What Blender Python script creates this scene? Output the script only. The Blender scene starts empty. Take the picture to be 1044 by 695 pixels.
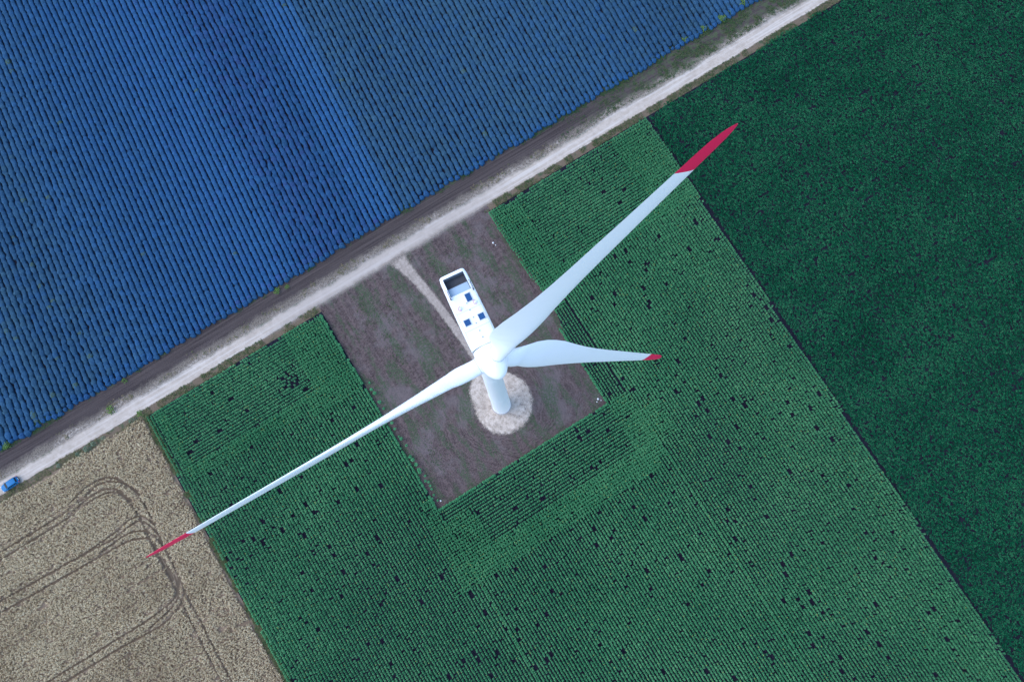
import bpy, bmesh, math, random
import numpy as np
from mathutils import Matrix, Vector

# ------------------------------------------------------------------ scene
# metres; X runs along the dirt road, Y across it, the turbine tower stands at the origin
scene = bpy.context.scene
col = scene.collection
rng = np.random.default_rng(11)
random.seed(5)
PI = math.pi
HUB_Z = 91.48
AXIS = math.radians(-96.29)
R_BLADE = 45.78

# ------------------------------------------------------------------ node helpers
class NT:
    def __init__(s, name):
        s.m = bpy.data.materials.new(name); s.m.use_nodes = True
        s.t = s.m.node_tree; s.n = s.t.nodes; s.l = s.t.links
        s.b = s.n['Principled BSDF']; s.out = s.n['Material Output']
    def node(s, typ, **kw):
        n = s.n.new(typ)
        for k, v in kw.items(): setattr(n, k, v)
        return n
    def link(s, a, b): s.l.new(a, b)
    def put(s, sock, v):
        if hasattr(v, 'node'): s.l.new(v, sock)
        else: sock.default_value = v
    def math(s, op, a, b=0.0, clamp=False):
        n = s.node('ShaderNodeMath', operation=op); n.use_clamp = clamp
        s.put(n.inputs[0], a); s.put(n.inputs[1], b); return n.outputs[0]
    def pos(s): return s.node('ShaderNodeTexCoord').outputs['Object']
    def xyz(s):
        n = s.node('ShaderNodeSeparateXYZ'); s.l.new(s.pos(), n.inputs[0]); return n.outputs
    def uv(s):
        n = s.node('ShaderNodeSeparateXYZ'); s.l.new(s.node('ShaderNodeTexCoord').outputs['UV'], n.inputs[0]); return n.outputs
    def noise(s, scale, detail=3, rough=.55, vec=None, stretch=None):
        n = s.node('ShaderNodeTexNoise'); n.inputs['Scale'].default_value = scale
        n.inputs['Detail'].default_value = detail; n.inputs['Roughness'].default_value = rough
        v = vec or s.pos()
        if stretch:
            mp = s.node('ShaderNodeMapping'); mp.inputs['Scale'].default_value = stretch
            s.l.new(v, mp.inputs['Vector']); v = mp.outputs[0]
        s.l.new(v, n.inputs['Vector']); return n.outputs['Fac']
    def ramp(s, f, stops):
        n = s.node('ShaderNodeValToRGB'); e = n.color_ramp.elements
        while len(e) < len(stops): e.new(.5)
        for q, (p, c) in zip(e, stops): q.position = p; q.color = (*c, 1) if len(c) == 3 else c
        s.put(n.inputs[0], f); return n.outputs[0]
    def mix(s, f, a, b, mode='MIX'):
        n = s.node('ShaderNodeMix', data_type='RGBA', blend_type=mode)
        s.put(n.inputs[0], f)
        for k, v in ((6, a), (7, b)):
            s.put(n.inputs[k], v if hasattr(v, 'node') else (*v, 1))
        return n.outputs[2]
    def step(s, x, a, b):
        n = s.node('ShaderNodeMapRange', interpolation_type='SMOOTHSTEP')
        s.put(n.inputs['Value'], x); n.inputs['From Min'].default_value = a; n.inputs['From Max'].default_value = b
        return n.outputs[0]
    def attr(s, name):
        n = s.node('ShaderNodeAttribute'); n.attribute_name = name; return n.outputs['Fac']
    def color(s, c): s.put(s.b.inputs['Base Color'], c if hasattr(c, 'node') else (*c, 1)); return s
    def rough(s, r, spec=.3):
        s.put(s.b.inputs['Roughness'], r); s.b.inputs['Specular IOR Level'].default_value = spec; return s
    def bump(s, h, strength=.5, dist=.1):
        n = s.node('ShaderNodeBump'); n.inputs['Strength'].default_value = strength
        n.inputs['Distance'].default_value = dist; s.l.new(h, n.inputs['Height']); s.l.new(n.outputs[0], s.b.inputs['Normal']); return s
    def alpha(s, a): s.put(s.b.inputs['Alpha'], a); return s

def plain(name, c, rough=.5, metal=0, spec=.4):
    k = NT(name).color(c).rough(rough, spec); k.b.inputs['Metallic'].default_value = metal; return k.m

# ------------------------------------------------------------------ object helpers
def tag(o, label=None, cat=None, group=None, kind=None):
    if label: o['label'] = label
    if cat: o['category'] = cat
    if group: o['group'] = group
    if kind: o['kind'] = kind
    return o

def link(name, me, mats, parent=None, loc=None, rot=None):
    o = bpy.data.objects.new(name, me); col.objects.link(o)
    for m in (mats if isinstance(mats, (list, tuple)) else [mats]): me.materials.append(m)
    if parent: o.parent = parent
    if loc is not None: o.location = loc
    if rot is not None: o.rotation_euler = rot
    return o

def empty(name, loc, rz=0):
    o = bpy.data.objects.new(name, None); col.objects.link(o); o.location = loc; o.rotation_euler = (0, 0, rz)
    o.empty_display_size = .5
    return o

def mesh_from(verts, faces, smooth=False, sharp=None):
    me = bpy.data.meshes.new('m'); me.from_pydata([tuple(v) for v in verts], [], faces); me.update()
    if smooth:
        me.polygons.foreach_set('use_smooth', [True]*len(me.polygons))
        if sharp: me.set_sharp_from_angle(angle=math.radians(sharp))
    return me

def bm_mesh(bm, smooth=False, sharp=40):
    bmesh.ops.recalc_face_normals(bm, faces=bm.faces)
    me = bpy.data.meshes.new('m'); bm.to_mesh(me); bm.free()
    if smooth:
        me.polygons.foreach_set('use_smooth', [True]*len(me.polygons)); me.set_sharp_from_angle(angle=math.radians(sharp))
    return me

def add_box(bm, c, s, bevel=0, rot=None, seg=2):
    r = bmesh.ops.create_cube(bm, size=1.0)
    vs = r['verts']
    bmesh.ops.scale(bm, vec=s, verts=vs)
    if bevel:
        es = list({e for v in vs for e in v.link_edges})
        b = bmesh.ops.bevel(bm, geom=es, offset=bevel, segments=seg, affect='EDGES', profile=.5)
        vs = list({v for f in b['faces'] for v in f.verts} | {v for v in vs if v.is_valid})
    if rot is not None: bmesh.ops.transform(bm, matrix=rot, verts=vs)
    bmesh.ops.translate(bm, vec=c, verts=vs)

def add_tube(bm, p0, p1, r0, r1=None, n=12, caps=True):
    p0, p1 = Vector(p0), Vector(p1); r1 = r0 if r1 is None else r1
    d = (p1-p0); L = d.length; q = d.to_track_quat('Z', 'Y').to_matrix().to_4x4()
    bmesh.ops.create_cone(bm, cap_ends=caps, segments=n, radius1=r0, radius2=r1, depth=L,
                          matrix=Matrix.Translation((p0+p1)/2) @ q)

def loft(rings, close_ends=True):
    n = len(rings[0]); v = [p for r in rings for p in r]; f = []
    for i in range(len(rings)-1):
        for j in range(n):
            f.append((i*n+j, i*n+(j+1) % n, (i+1)*n+(j+1) % n, (i+1)*n+j))
    if close_ends: f.append(tuple(range(n))[::-1]); f.append(tuple((len(rings)-1)*n+j for j in range(n)))
    return v, f

def lathe_x(profile, n=40):
    return loft([[(x, r*math.cos(2*PI*k/n), r*math.sin(2*PI*k/n)) for k in range(n)] for x, r in profile])

# ---- many small plants merged into one mesh (numpy)
def build_crop(name, variants, pos, ang, scl, tone, hue, mats, label, smooth=False, squash=None):
    """variants: list of (verts[n,3], quads[m,4], face_tone[m], face_mat[m])"""
    N = len(pos); pick = rng.integers(0, len(variants), N)
    V = []; F = []; T = []; H = []; M = []; off = 0
    for k, (v, f, t, mi) in enumerate(variants):
        ix = np.nonzero(pick == k)[0]
        if not len(ix): continue
        c, s = np.cos(ang[ix])[:, None], np.sin(ang[ix])[:, None]; sc = scl[ix]
        x = v[None, :, 0]*sc[:, 0:1]; y = v[None, :, 1]*sc[:, 1:2]; z = v[None, :, 2]*sc[:, 2:3]
        out = np.stack([c*x-s*y+pos[ix, 0:1], s*x+c*y+pos[ix, 1:2], z+pos[ix, 2:3]], -1)
        V.append(out.reshape(-1, 3))
        n = len(v)
        F.append((f[None]+(np.arange(len(ix))*n)[:, None, None]+off).reshape(-1, 4))
        T.append((tone[ix][:, None]+t[None]).ravel()); H.append(np.repeat(hue[ix], len(f)))
        M.append(np.tile(mi, len(ix))); off += n*len(ix)
    V = np.concatenate(V).astype(np.float32); F = np.concatenate(F).astype(np.int32)
    me = bpy.data.meshes.new(name)
    me.vertices.add(len(V)); me.vertices.foreach_set('co', V.ravel())
    me.loops.add(F.size); me.loops.foreach_set('vertex_index', F.ravel())
    me.polygons.add(len(F)); me.polygons.foreach_set('loop_start', np.arange(0, F.size, 4, dtype=np.int32))
    me.polygons.foreach_set('material_index', np.concatenate(M).astype(np.int32))
    if smooth: me.polygons.foreach_set('use_smooth', np.ones(len(F), bool))
    a = me.attributes.new('tone', 'FLOAT', 'FACE'); a.data.foreach_set('value', np.concatenate(T).astype(np.float32))
    a = me.attributes.new('hue', 'FLOAT', 'FACE'); a.data.foreach_set('value', np.concatenate(H).astype(np.float32))
    me.update(calc_edges=True)
    o = link(name, me, mats); tag(o, label, None, None, 'stuff'); return o

def single_plant(v, f, t, mi, mats, tone=.5, hue=.5, smooth=False):
    me = mesh_from(v, [tuple(int(i) for i in q) for q in f], smooth)
    me.polygons.foreach_set('material_index', np.asarray(mi, np.int32))
    a = me.attributes.new('tone', 'FLOAT', 'FACE'); a.data.foreach_set('value', (np.asarray(t)+tone).astype(np.float32))
    a = me.attributes.new('hue', 'FLOAT', 'FACE'); a.data.foreach_set('value', np.full(len(f), hue, np.float32))
    for m in mats: me.materials.append(m)
    return me

def vnoise(x, y, scale, seed=0):
    """smooth value noise 0..1"""
    r = np.random.default_rng(seed+1000); G = r.random((256, 256))
    x = x*scale+100.3; y = y*scale+57.7
    xi = np.floor(x).astype(int); yi = np.floor(y).astype(int); fx = x-xi; fy = y-yi
    fx = fx*fx*(3-2*fx); fy = fy*fy*(3-2*fy)
    g = lambda a, b: G[a % 256, b % 256]
    return (g(xi, yi)*(1-fx)+g(xi+1, yi)*fx)*(1-fy)+(g(xi, yi+1)*(1-fx)+g(xi+1, yi+1)*fx)*fy

# the patch of country the crops are planted on (a fifth larger than the photograph shows)
VIEW = np.array([(-54.5, 156.7), (164.5, 16.9), (63.9, -110.2), (-125.4, 6.5)])
VIEW = VIEW.mean(0)+(VIEW-VIEW.mean(0))*1.2
def in_view(x, y):
    ok = np.ones(len(x), bool)
    for i in range(4):
        a, b = VIEW[i], VIEW[(i+1) % 4]
        ok &= (b[0]-a[0])*(y-a[1])-(b[1]-a[1])*(x-a[0]) <= 0
    return ok
def bound_x(y): return 67.4-(41-y)*.0243           # line between the sunflowers and the dark crop

def smooth_line(P, sub=8):
    P = [np.array(p, float) for p in P]; out = []
    for i in range(len(P)-1):
        p0, p1, p2, p3 = P[max(i-1, 0)], P[i], P[i+1], P[min(i+2, len(P)-1)]
        m1 = (p2-p0)/2; m2 = (p3-p1)/2; L = np.linalg.norm(p2-p1)
        for m in (m1, m2):
            k_ = np.linalg.norm(m)
            if k_ > L: m *= L/k_
        for t_ in np.arange(sub)/sub:
            h = t_*t_*(3-2*t_); out.append((2*t_**3-3*t_**2+1)*p1+(t_**3-2*t_**2+t_)*m1+(-2*t_**3+3*t_**2)*p2+(t_**3-t_**2)*m2)
    out.append(P[-1]); return np.array(out)

# ------------------------------------------------------------------ ground sheets
def sheet(name, poly, z, mat, uv=None, label=None):
    me = mesh_from([(x, y, z) for x, y in poly], [tuple(range(len(poly)))])
    o = link(name, me, mat); tag(o, label, None, None, 'structure'); return o

def ribbon(name, pts, widths, z, mat, label=None, sub=6):
    """a strip with UV: u along in metres, v across 0..1"""
    P = [Vector((*p, 0)) for p in pts]; C = []; Wd = []
    for i in range(len(P)-1):
        p0 = P[max(i-1, 0)]; p1 = P[i]; p2 = P[i+1]; p3 = P[min(i+2, len(P)-1)]
        for k in range(sub):
            t = k/sub
            C.append(.5*((2*p1)+(p2-p0)*t+(2*p0-5*p1+4*p2-p3)*t*t+(-p0+3*p1-3*p2+p3)*t**3)); Wd.append(widths[i]*(1-t)+widths[i+1]*t)
    C.append(P[-1]); Wd.append(widths[-1])
    v = []; uv = []; u = 0
    for i, c in enumerate(C):
        d = (C[min(i+1, len(C)-1)]-C[max(i-1, 0)]).normalized(); n = Vector((-d.y, d.x, 0))
        if i: u += (c-C[i-1]).length
        for s_ in (0, 1):
            q = c+n*Wd[i]*(s_-.5); v.append((q.x, q.y, z)); uv.append((u, s_))
    f = [(2*i, 2*i+2, 2*i+3, 2*i+1) for i in range(len(C)-1)]
    me = mesh_from(v, f); l = me.uv_layers.new(name='UVMap')
    for lp in me.loops: l.data[lp.index].uv = uv[lp.vertex_index]
    if len(f) and me.polygons[0].normal.z < 0: me.flip_normals()
    o = link(name, me, mat); tag(o, label, None, None, 'structure'); return o

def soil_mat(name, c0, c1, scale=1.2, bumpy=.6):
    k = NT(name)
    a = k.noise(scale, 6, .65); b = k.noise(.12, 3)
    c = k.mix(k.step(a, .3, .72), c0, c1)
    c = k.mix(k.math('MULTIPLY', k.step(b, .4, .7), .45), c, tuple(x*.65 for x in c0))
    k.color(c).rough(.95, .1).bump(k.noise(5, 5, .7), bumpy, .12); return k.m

k = NT('country'); c = k.ramp(k.noise(.012, 3), [(.35, (.02, .07, .035)), (.5, (.05, .09, .04)), (.65, (.16, .13, .09))])
k.color(c).rough(.95, .1); M_COUNTRY = k.m
ground = sheet('ground', [(-2600, -2600), (2600, -2600), (2600, 2600), (-2600, 2600)], -.02, M_COUNTRY)

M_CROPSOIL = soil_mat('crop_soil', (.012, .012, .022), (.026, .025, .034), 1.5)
M_WHEATSOIL = soil_mat('wheat_soil', (.22, .155, .105), (.38, .28, .19), 2.2)
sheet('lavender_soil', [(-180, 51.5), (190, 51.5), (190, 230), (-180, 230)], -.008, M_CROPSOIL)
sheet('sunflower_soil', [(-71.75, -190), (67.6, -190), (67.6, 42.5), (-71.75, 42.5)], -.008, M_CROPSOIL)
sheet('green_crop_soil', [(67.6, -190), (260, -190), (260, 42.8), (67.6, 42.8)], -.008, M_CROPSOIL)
sheet('wheat_soil', [(-200, -120), (-71.75, -120), (-71.75, 42.5), (-200, 42.5)], -.008, M_WHEATSOIL)

# bare dark strip and the verges on both sides of the road
k = NT('dirt_strip'); X, Y, _ = k.xyz()
st = k.noise(1.0, 5, .6, stretch=(.05, 2.2, 1)); fine = k.noise(3.5, 5, .7); big = k.noise(.06, 3)
c = k.mix(k.step(st, .32, .68), (.046, .034, .032), (.096, .072, .064))
c = k.mix(k.math('MULTIPLY', k.step(fine, .45, .75), .45), c, (.125, .10, .088))
wob = k.math('ADD', Y, k.math('MULTIPLY', k.math('SUBTRACT', k.noise(.35, 4, .65), .5), 3.2))
straw = k.mix(fine, (.12, .092, .066), (.32, .26, .20))
c = k.mix(k.math('MULTIPLY', k.math('SUBTRACT', 1, k.step(wob, 47.2, 48.9)), k.step(fine, .3, .6)), c, straw)
grn = k.math('MULTIPLY', k.step(X, 45, 85), k.step(k.noise(.9, 5, .7), .42, .62))
c = k.mix(k.math('MULTIPLY', grn, .75), c, (.075, .105, .045))
ed = k.math('MULTIPLY', k.step(Y, 51.2, 52.6), k.step(k.noise(.7, 4), .5, .65))
c = k.mix(ed, c, (.06, .085, .04))
k.color(c).rough(.95, .1).bump(k.noise(4, 5, .7), .5, .12)
sheet('dirt_strip', [(-180, 46.2), (190, 46.2), (190, 53.2), (-180, 53.2)], 0, k.m)
k = NT('field_edge'); X, Y, _ = k.xyz(); fine = k.noise(2.5, 5, .7)
c = k.mix(fine, (.10, .07, .05), (.25, .18, .115))
c = k.mix(k.math('MULTIPLY', k.step(k.noise(.5, 4, .6), .5, .66), .8), c, (.055, .085, .04))
k.color(c).rough(.95, .1).bump(k.noise(4, 5, .7), .5, .1)
sheet('field_verge', [(-180, 41.3), (190, 41.3), (190, 43.8), (-180, 43.8)], 0, k.m)

# turbine pad: bare tilled soil with turning arcs
k = NT('pad_soil'); X, Y, _ = k.xyz()
r_ = k.math('SQRT', k.math('ADD', k.math('MULTIPLY', k.math('SUBTRACT', X, 1), k.math('SUBTRACT', X, 1)), k.math('MULTIPLY', Y, Y)))
r_ = k.math('ADD', r_, k.math('MULTIPLY', k.noise(.10, 4), 7))
cx = k.node('ShaderNodeCombineXYZ'); k.link(r_, cx.inputs[0])
arcs = k.math('ADD', k.math('MULTIPLY', k.noise(1.9, 4, .7, vec=cx.outputs[0]), .68), k.math('MULTIPLY', k.noise(.7, 5, .7), .32))
lines = k.math('ADD', k.math('MULTIPLY', k.noise(1.0, 4, .6, stretch=(1.3, .06, 1)), .30), k.math('MULTIPLY', k.noise(.8, 6, .8), .70))
near = k.math('MULTIPLY', k.math('SUBTRACT', 1, k.step(r_, 20, 27)), k.math('SUBTRACT', 1, k.step(Y, 2, 14)))
t = k.math('ADD', k.math('MULTIPLY', arcs, near), k.math('MULTIPLY', lines, k.math('SUBTRACT', 1, near)))
fine = k.noise(2.4, 6, .8)
c = k.mix(k.step(t, .37, .62), (.058, .039, .037), (.146, .100, .090))
c = k.mix(k.math('MULTIPLY', k.step(fine, .47, .64), .6), c, (.175, .132, .113))
c = k.mix(k.math('MULTIPLY', k.math('SUBTRACT', 1, k.step(fine, .36, .47)), .65), c, (.040, .029, .028))
pale = k.math('MULTIPLY', k.step(k.noise(.12, 5, .65), .48, .62), .55)
c = k.mix(pale, c, (.17, .135, .125))
gp = k.noise(.16, 5, .62, stretch=(1.9, .55, 1)); gf = k.noise(2.2, 4, .7)
gz = k.math('MULTIPLY', k.step(gp, .47, .58), k.step(gf, .36, .58))
c = k.mix(k.math('MULTIPLY', gz, .7), c, (.045, .085, .035))
k.color(c).rough(.95, .1).bump(k.math('ADD', k.math('MULTIPLY', t, .8), k.noise(3.5, 6, .75)), .8, .15)
sheet('turbine_pad', [(-24.55, -12.6), (20.8, -12.7), (21.0, 4), (22.4, 12), (22.4, 43.2), (-24.5, 43.2)], .004, k.m)

def dusty(k, c0, c1, scale=2.0):
    f = k.noise(scale, 6, .7); g = k.noise(.25, 3)
    c = k.mix(k.step(f, .3, .7), c0, c1)
    return k.mix(k.math('MULTIPLY', k.step(g, .45, .65), .35), c, tuple(x*.82 for x in c0))

# gravel road
k = NT('gravel_road'); X, Y, _ = k.xyz()
trk = k.noise(1.0, 4, .6, stretch=(.04, 1.7, 1))
c = dusty(k, (.46, .36, .275), (.57, .46, .365), .9)
c = k.mix(k.math('MULTIPLY', k.step(trk, .46, .62), .55), c, (.68, .58, .49))
wear = k.math('MULTIPLY', k.step(X, -48, -22), k.math('SUBTRACT', 1, k.step(X, 14, 34)))
c = k.mix(k.math('MULTIPLY', wear, .55), c, (.42, .34, .285))
peb = k.math('SUBTRACT', 1, k.step(k.noise(1.3, 5, .7), .26, .36))
c = k.mix(k.math('MULTIPLY', peb, .35), c, (.26, .20, .165))
n1 = k.noise(.55, 5, .68); n2 = k.noise(.14, 3, .5)
wob = k.math('ADD', k.math('MULTIPLY', k.math('SUBTRACT', n1, .5), 1.5), k.math('MULTIPLY', k.math('SUBTRACT', n2, .5), 1.6))
up = k.math('SUBTRACT', 1, k.step(k.math('ADD', Y, wob), 45.5, 47.0))
dust = k.math('MULTIPLY', k.math('SUBTRACT', 1, k.step(k.math('ADD', Y, k.math('MULTIPLY', k.math('SUBTRACT', n2, .5), 5)), 46.5, 48.0)), k.step(k.noise(1.6, 6, .75), .42, .60))
lo0 = k.step(k.math('ADD', Y, k.math('MULTIPLY', wob, .45)), 42.85, 43.2)
lo1 = k.step(k.math('ADD', Y, k.math('MULTIPLY', wob, .8)), 41.9, 44.2)
lo = k.math('ADD', k.math('MULTIPLY', lo0, k.math('SUBTRACT', 1, wear)), k.math('MULTIPLY', lo1, wear))
a = k.math('MULTIPLY', k.math('MAXIMUM', up, k.math('MULTIPLY', dust, .65)), lo)
k.color(c).rough(.95, .1).alpha(a).bump(k.noise(5, 5, .7), .35, .06)
sheet('gravel_road', [(-180, 41.0), (190, 41.0), (190, 49.2), (-180, 49.2)], .010, k.m)

# dirt track from the road to the tower foot
k = NT('dirt_track'); U, V_, _ = k.uv()
c = dusty(k, (.30, .232, .185), (.46, .365, .295), 1.6)
e = k.math('SUBTRACT', .5, k.math('ABSOLUTE', k.math('SUBTRACT', V_, .5)))
e = k.math('ADD', e, k.math('MULTIPLY', k.math('SUBTRACT', k.noise(1.1, 5, .7), .5), .35))
k.color(c).rough(.95, .1).alpha(k.math('MULTIPLY', k.step(e, .06, .30), k.step(k.math('ADD', U, k.math('MULTIPLY', k.noise(.8, 4), 2)), .8, 3.0))).bump(k.noise(5, 5, .7), .4, .06)
ribbon('dirt_track', [(-2.9, 43.9), (-2.4, 41), (-1.6, 36.5), (-.8, 31.5), (-.1, 25), (.4, 18), (.7, 11), (.6, 7)], [7.5, 5.0, 3.6, 3.2, 3.0, 2.9, 2.8, 2.8], .016, k.m)

# pale gravel ring round the tower foot
k = NT('tower_gravel'); U, V_, _ = k.uv()
c = dusty(k, (.36, .275, .21), (.68, .55, .44), 1.0)
sp = k.math('MULTIPLY', k.math('SUBTRACT', 1, k.step(k.noise(1.1, 6, .8), .38, .47)), k.step(k.noise(.28, 3), .38, .56))
c = k.mix(k.math('MULTIPLY', sp, .85), c, (.13, .10, .09))
e = k.math('ADD', V_, k.math('MULTIPLY', k.math('SUBTRACT', k.noise(.9, 6, .8), .5), .34))
k.color(c).rough(.95, .1).alpha(k.math('SUBTRACT', 1, k.step(e, .80, .94))).bump(k.noise(4, 5, .7), .5, .08)
ring = [(-2.5, 9.5), (-4.8, 6.8), (-5.6, 4.0), (-6.4, -.2), (-5.6, -3.9), (-3.4, -6.2), (.8, -7.0), (4.9, -5.4), (7.2, -2.0), (7.6, 1.5), (6.0, 4.8), (3.4, 7.6), (.4, 9.6)]
ring = [tuple(p) for p in smooth_line(ring+[ring[0]], 5)[:-1]]
n = len(ring); v = [(.5, .8, .022)]+[(.5+(x-.5)*1.1, .8+(y-.8)*1.1, .022) for x, y in ring]
me = mesh_from(v, [(0, (i+1) % n+1, i+1) for i in range(n)])
if me.polygons[0].normal.z < 0: me.flip_normals()
l = me.uv_layers.new(name='UVMap')
for lp in me.loops: l.data[lp.index].uv = (0, 0 if lp.vertex_index == 0 else 1)
tag(link('gravel_ring', me, k.m), None, None, None, 'structure')

# ------------------------------------------------------------------ plant shapes
def kite(base, d, length, width, droop, z0, fold=.0):
    """one leaf: a quad from base along horizontal direction d"""
    d = np.array([math.cos(d), math.sin(d)]); p = np.array([-d[1], d[0]])
    b = np.array([*(d*base), z0]); m = base+length*.5
    l = np.array([*(d*m+p*width/2), z0+length*.06-fold]); r = np.array([*(d*m-p*width/2), z0+length*.06-fold])
    t = np.array([*(d*(base+length)), z0-droop])
    return [b, r, t, l]

def sunflower(head=False):
    v = []; f = []; t = []; m = []
    def quad(q, tone, mi):
        f.append([len(v)+i for i in range(4)]); v.extend(q); t.append(tone); m.append(mi)
    a = random.random()*6.28
    for i in range(10):
        h = .55+.085*i+random.uniform(-.04, .04); L = random.uniform(.30, .42)*(1-.35*max(0, i-6)/4)
        quad(kite(.05, a, L, L*.82, L*random.uniform(.15, .6), h, .03), random.uniform(-.18, .18)+(i-5)*.015, 0)
        a += 2.4+random.uniform(-.3, .3)
    for k_ in range(3):
        b0, b1 = 2*PI*k_/3, 2*PI*(k_+1)/3
        quad([np.array([.02*math.cos(b0), .02*math.sin(b0), 0]), np.array([.02*math.cos(b1), .02*math.sin(b1), 0]),
              np.array([.015*math.cos(b1), .015*math.sin(b1), 1.4]), np.array([.015*math.cos(b0), .015*math.sin(b0), 1.4])], -.1, 0)
    # nodding flower head: a tilted disc
    q = random.random()*6.28; R = .10 if head else .075; c = np.array([.09*math.cos(q), .09*math.sin(q), 1.46])
    ring = [c+np.array([R*math.cos(j*PI/3), R*math.sin(j*PI/3), -.04*math.cos(j*PI/3-q)]) for j in range(6)]
    quad([ring[0], ring[1], ring[2], ring[3]], .1, 1 if head else 0); quad([ring[0], ring[3], ring[4], ring[5]], .1, 1 if head else 0)
    return np.array(v), np.array(f), np.array(t), np.array(m)

def green_tuft():
    v = []; f = []; t = []; m = []; a = random.random()*6.28
    for i in range(7):
        L = random.uniform(.18, .32); f.append([len(v)+j for j in range(4)])
        v.extend(kite(random.uniform(.0, .1), a, L, L*.75, L*random.uniform(-.2, .7), random.uniform(.45, .75), .02)); t.append(random.uniform(-.25, .25)); m.append(0)
        a += 2.4+random.uniform(-.4, .4)
    return np.array(v), np.array(f), np.array(t), np.array(m)

def straw_tuft():
    v = []; f = []; t = []; m = []
    for i in range(7):
        a = random.random()*6.28; r0 = random.uniform(0, .12); b = np.array([r0*math.cos(a), r0*math.sin(a), 0])
        a2 = random.random()*6.28; ln = random.uniform(.02, .10); h = random.uniform(.45, .75)
        tip = b+np.array([ln*math.cos(a2), ln*math.sin(a2), h]); w = .045
        p = np.array([-math.sin(a2), math.cos(a2), 0])*w; mid = b*.4+tip*.6+np.array([0, 0, .08])
        e = tip+np.array([.05*math.cos(a2), .05*math.sin(a2), -.02])
        f.append([len(v)+j for j in range(4)]); v.extend([b, mid-p, e, mid+p]); t.append(random.uniform(-.2, .2)); m.append(0)
    for i in range(6):          # drooping ears on top
        a = random.random()*6.28; L = random.uniform(.07, .13); f.append([len(v)+j for j in range(4)])
        v.extend(kite(random.uniform(-.03, .16), a, L, L*.6, L*.25, random.uniform(.62, .80))); t.append(random.uniform(-.25, .25)); m.append(0)
    return np.array(v), np.array(f), np.array(t), np.array(m)

def grass_tuft():
    v = []; f = []; t = []; m = []
    for i in range(6):
        a = i*1.05+random.random(); L = random.uniform(.12, .26); f.append([len(v)+j for j in range(4)])
        v.extend(kite(.02, a, L, .06, L*.2, random.uniform(.08, .25), .0)); t.append(random.uniform(-.2, .2)); m.append(0)
    return np.array(v), np.array(f), np.array(t), np.array(m)

def dome(seg=12, rings=5, rough=.085):
    """lumpy cushion bush, radius about 1, height about 1"""
    v = []; f = []
    ph = [random.random()*6.28 for _ in range(6)]
    for i in range(rings+1):
        e = (i/rings)*PI/2*.98
        for j in range(seg):
            a = 2*PI*j/seg
            r = 1+rough*(math.sin(3*a+ph[0])*.5+math.sin(5*a+ph[1]+3*e)*.4+random.uniform(-.5, .5))
            v.append([math.cos(a)*math.cos(e)**.55*r, math.sin(a)*math.cos(e)**.55*r, math.sin(e)**.9*(1+rough*random.uniform(-.4, .4))])
    for i in range(rings):
        for j in range(seg):
            f.append([i*seg+j, i*seg+(j+1) % seg, (i+1)*seg+(j+1) % seg, (i+1)*seg+j])
    o = rings*seg
    for j in range(0, seg-2, 2): f.append([o, o+j+1, o+j+2, o+(j+3) % seg])
    return np.array(v), np.array(f), np.array([random.uniform(-.1, .1) for _ in f]), np.zeros(len(f), int)

# ------------------------------------------------------------------ plant materials
k = NT('sunflower_leaf'); t = k.math('ADD', k.attr('tone'), k.math('MULTIPLY', k.math('SUBTRACT', k.noise(.05, 3), .5), .5))
k.color(k.ramp(t, [(.0, (.012, .084, .034)), (.5, (.050, .212, .085)), (1., (.165, .39, .160))])).rough(.85, .08); M_SUN = k.m
M_PETAL = plain('sunflower_petal', (.34, .27, .04), .8)
k = NT('dark_crop_leaf'); t = k.math('ADD', k.attr('tone'), k.math('MULTIPLY', k.math('SUBTRACT', k.noise(.04, 4), .5), .6))
k.color(k.ramp(t, [(.0, (.002, .034, .014)), (.5, (.004, .086, .034)), (1., (.032, .155, .062))])).rough(.9, .04); M_DARK = k.m
k = NT('wheat_straw'); t = k.math('ADD', k.attr('tone'), k.math('MULTIPLY', k.math('SUBTRACT', k.noise(.08, 4), .5), .7))
k.color(k.ramp(t, [(.0, (.36, .255, .14)), (.45, (.73, .575, .345)), (1., (.90, .76, .50))])).rough(.9, .1); M_WHEAT = k.m
k = NT('lavender_flower')
sp = k.noise(6.0, 4, .8); hue = k.attr('hue')
c = k.ramp(hue, [(0, (.031, .082, .122)), (.35, (.024, .078, .150)), (.62, (.021, .082, .182)), (1., (.033, .068, .178))])
c = k.mix(k.step(sp, .30, .70), k.mix(1, c, (.50, .52, .62), 'MULTIPLY'), k.mix(1, c, (1.75, 1.45, 1.28), 'MULTIPLY'))
c = k.mix(k.math('MULTIPLY', k.step(k.noise(1.6, 3), .60, .74), .25), c, (.03, .09, .05))
tn = k.node('ShaderNodeHueSaturation'); k.link(c, tn.inputs['Color']); k.link(k.math('ADD', k.math('MULTIPLY', k.attr('tone'), .8), .64), tn.inputs['Value']); c = tn.outputs[0]
c = k.mix(k.step(k.attr('tone'), .92, .98), c, (.05, .085, .07))
k.color(c).rough(.9, .05).bump(k.noise(14, 3, .7), .6, .05); M_LAV = k.m
k = NT('verge_grass'); k.color(k.ramp(k.attr('hue'), [(0, (.24, .18, .10)), (.5, (.11, .12, .05)), (1., (.035, .085, .03))])).rough(.9, .1); M_GRASS = k.m
k = NT('weed_leaf'); k.color(k.ramp(k.attr('tone'), [(0, (.05, .11, .03)), (1., (.16, .24, .05))])).rough(.8, .15); M_WEED = k.m
k = NT('pale_weed_leaf'); k.color(k.ramp(k.attr('tone'), [(0, (.09, .13, .08)), (1., (.22, .26, .16))])).rough(.8, .15); M_PALE = k.m

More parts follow.
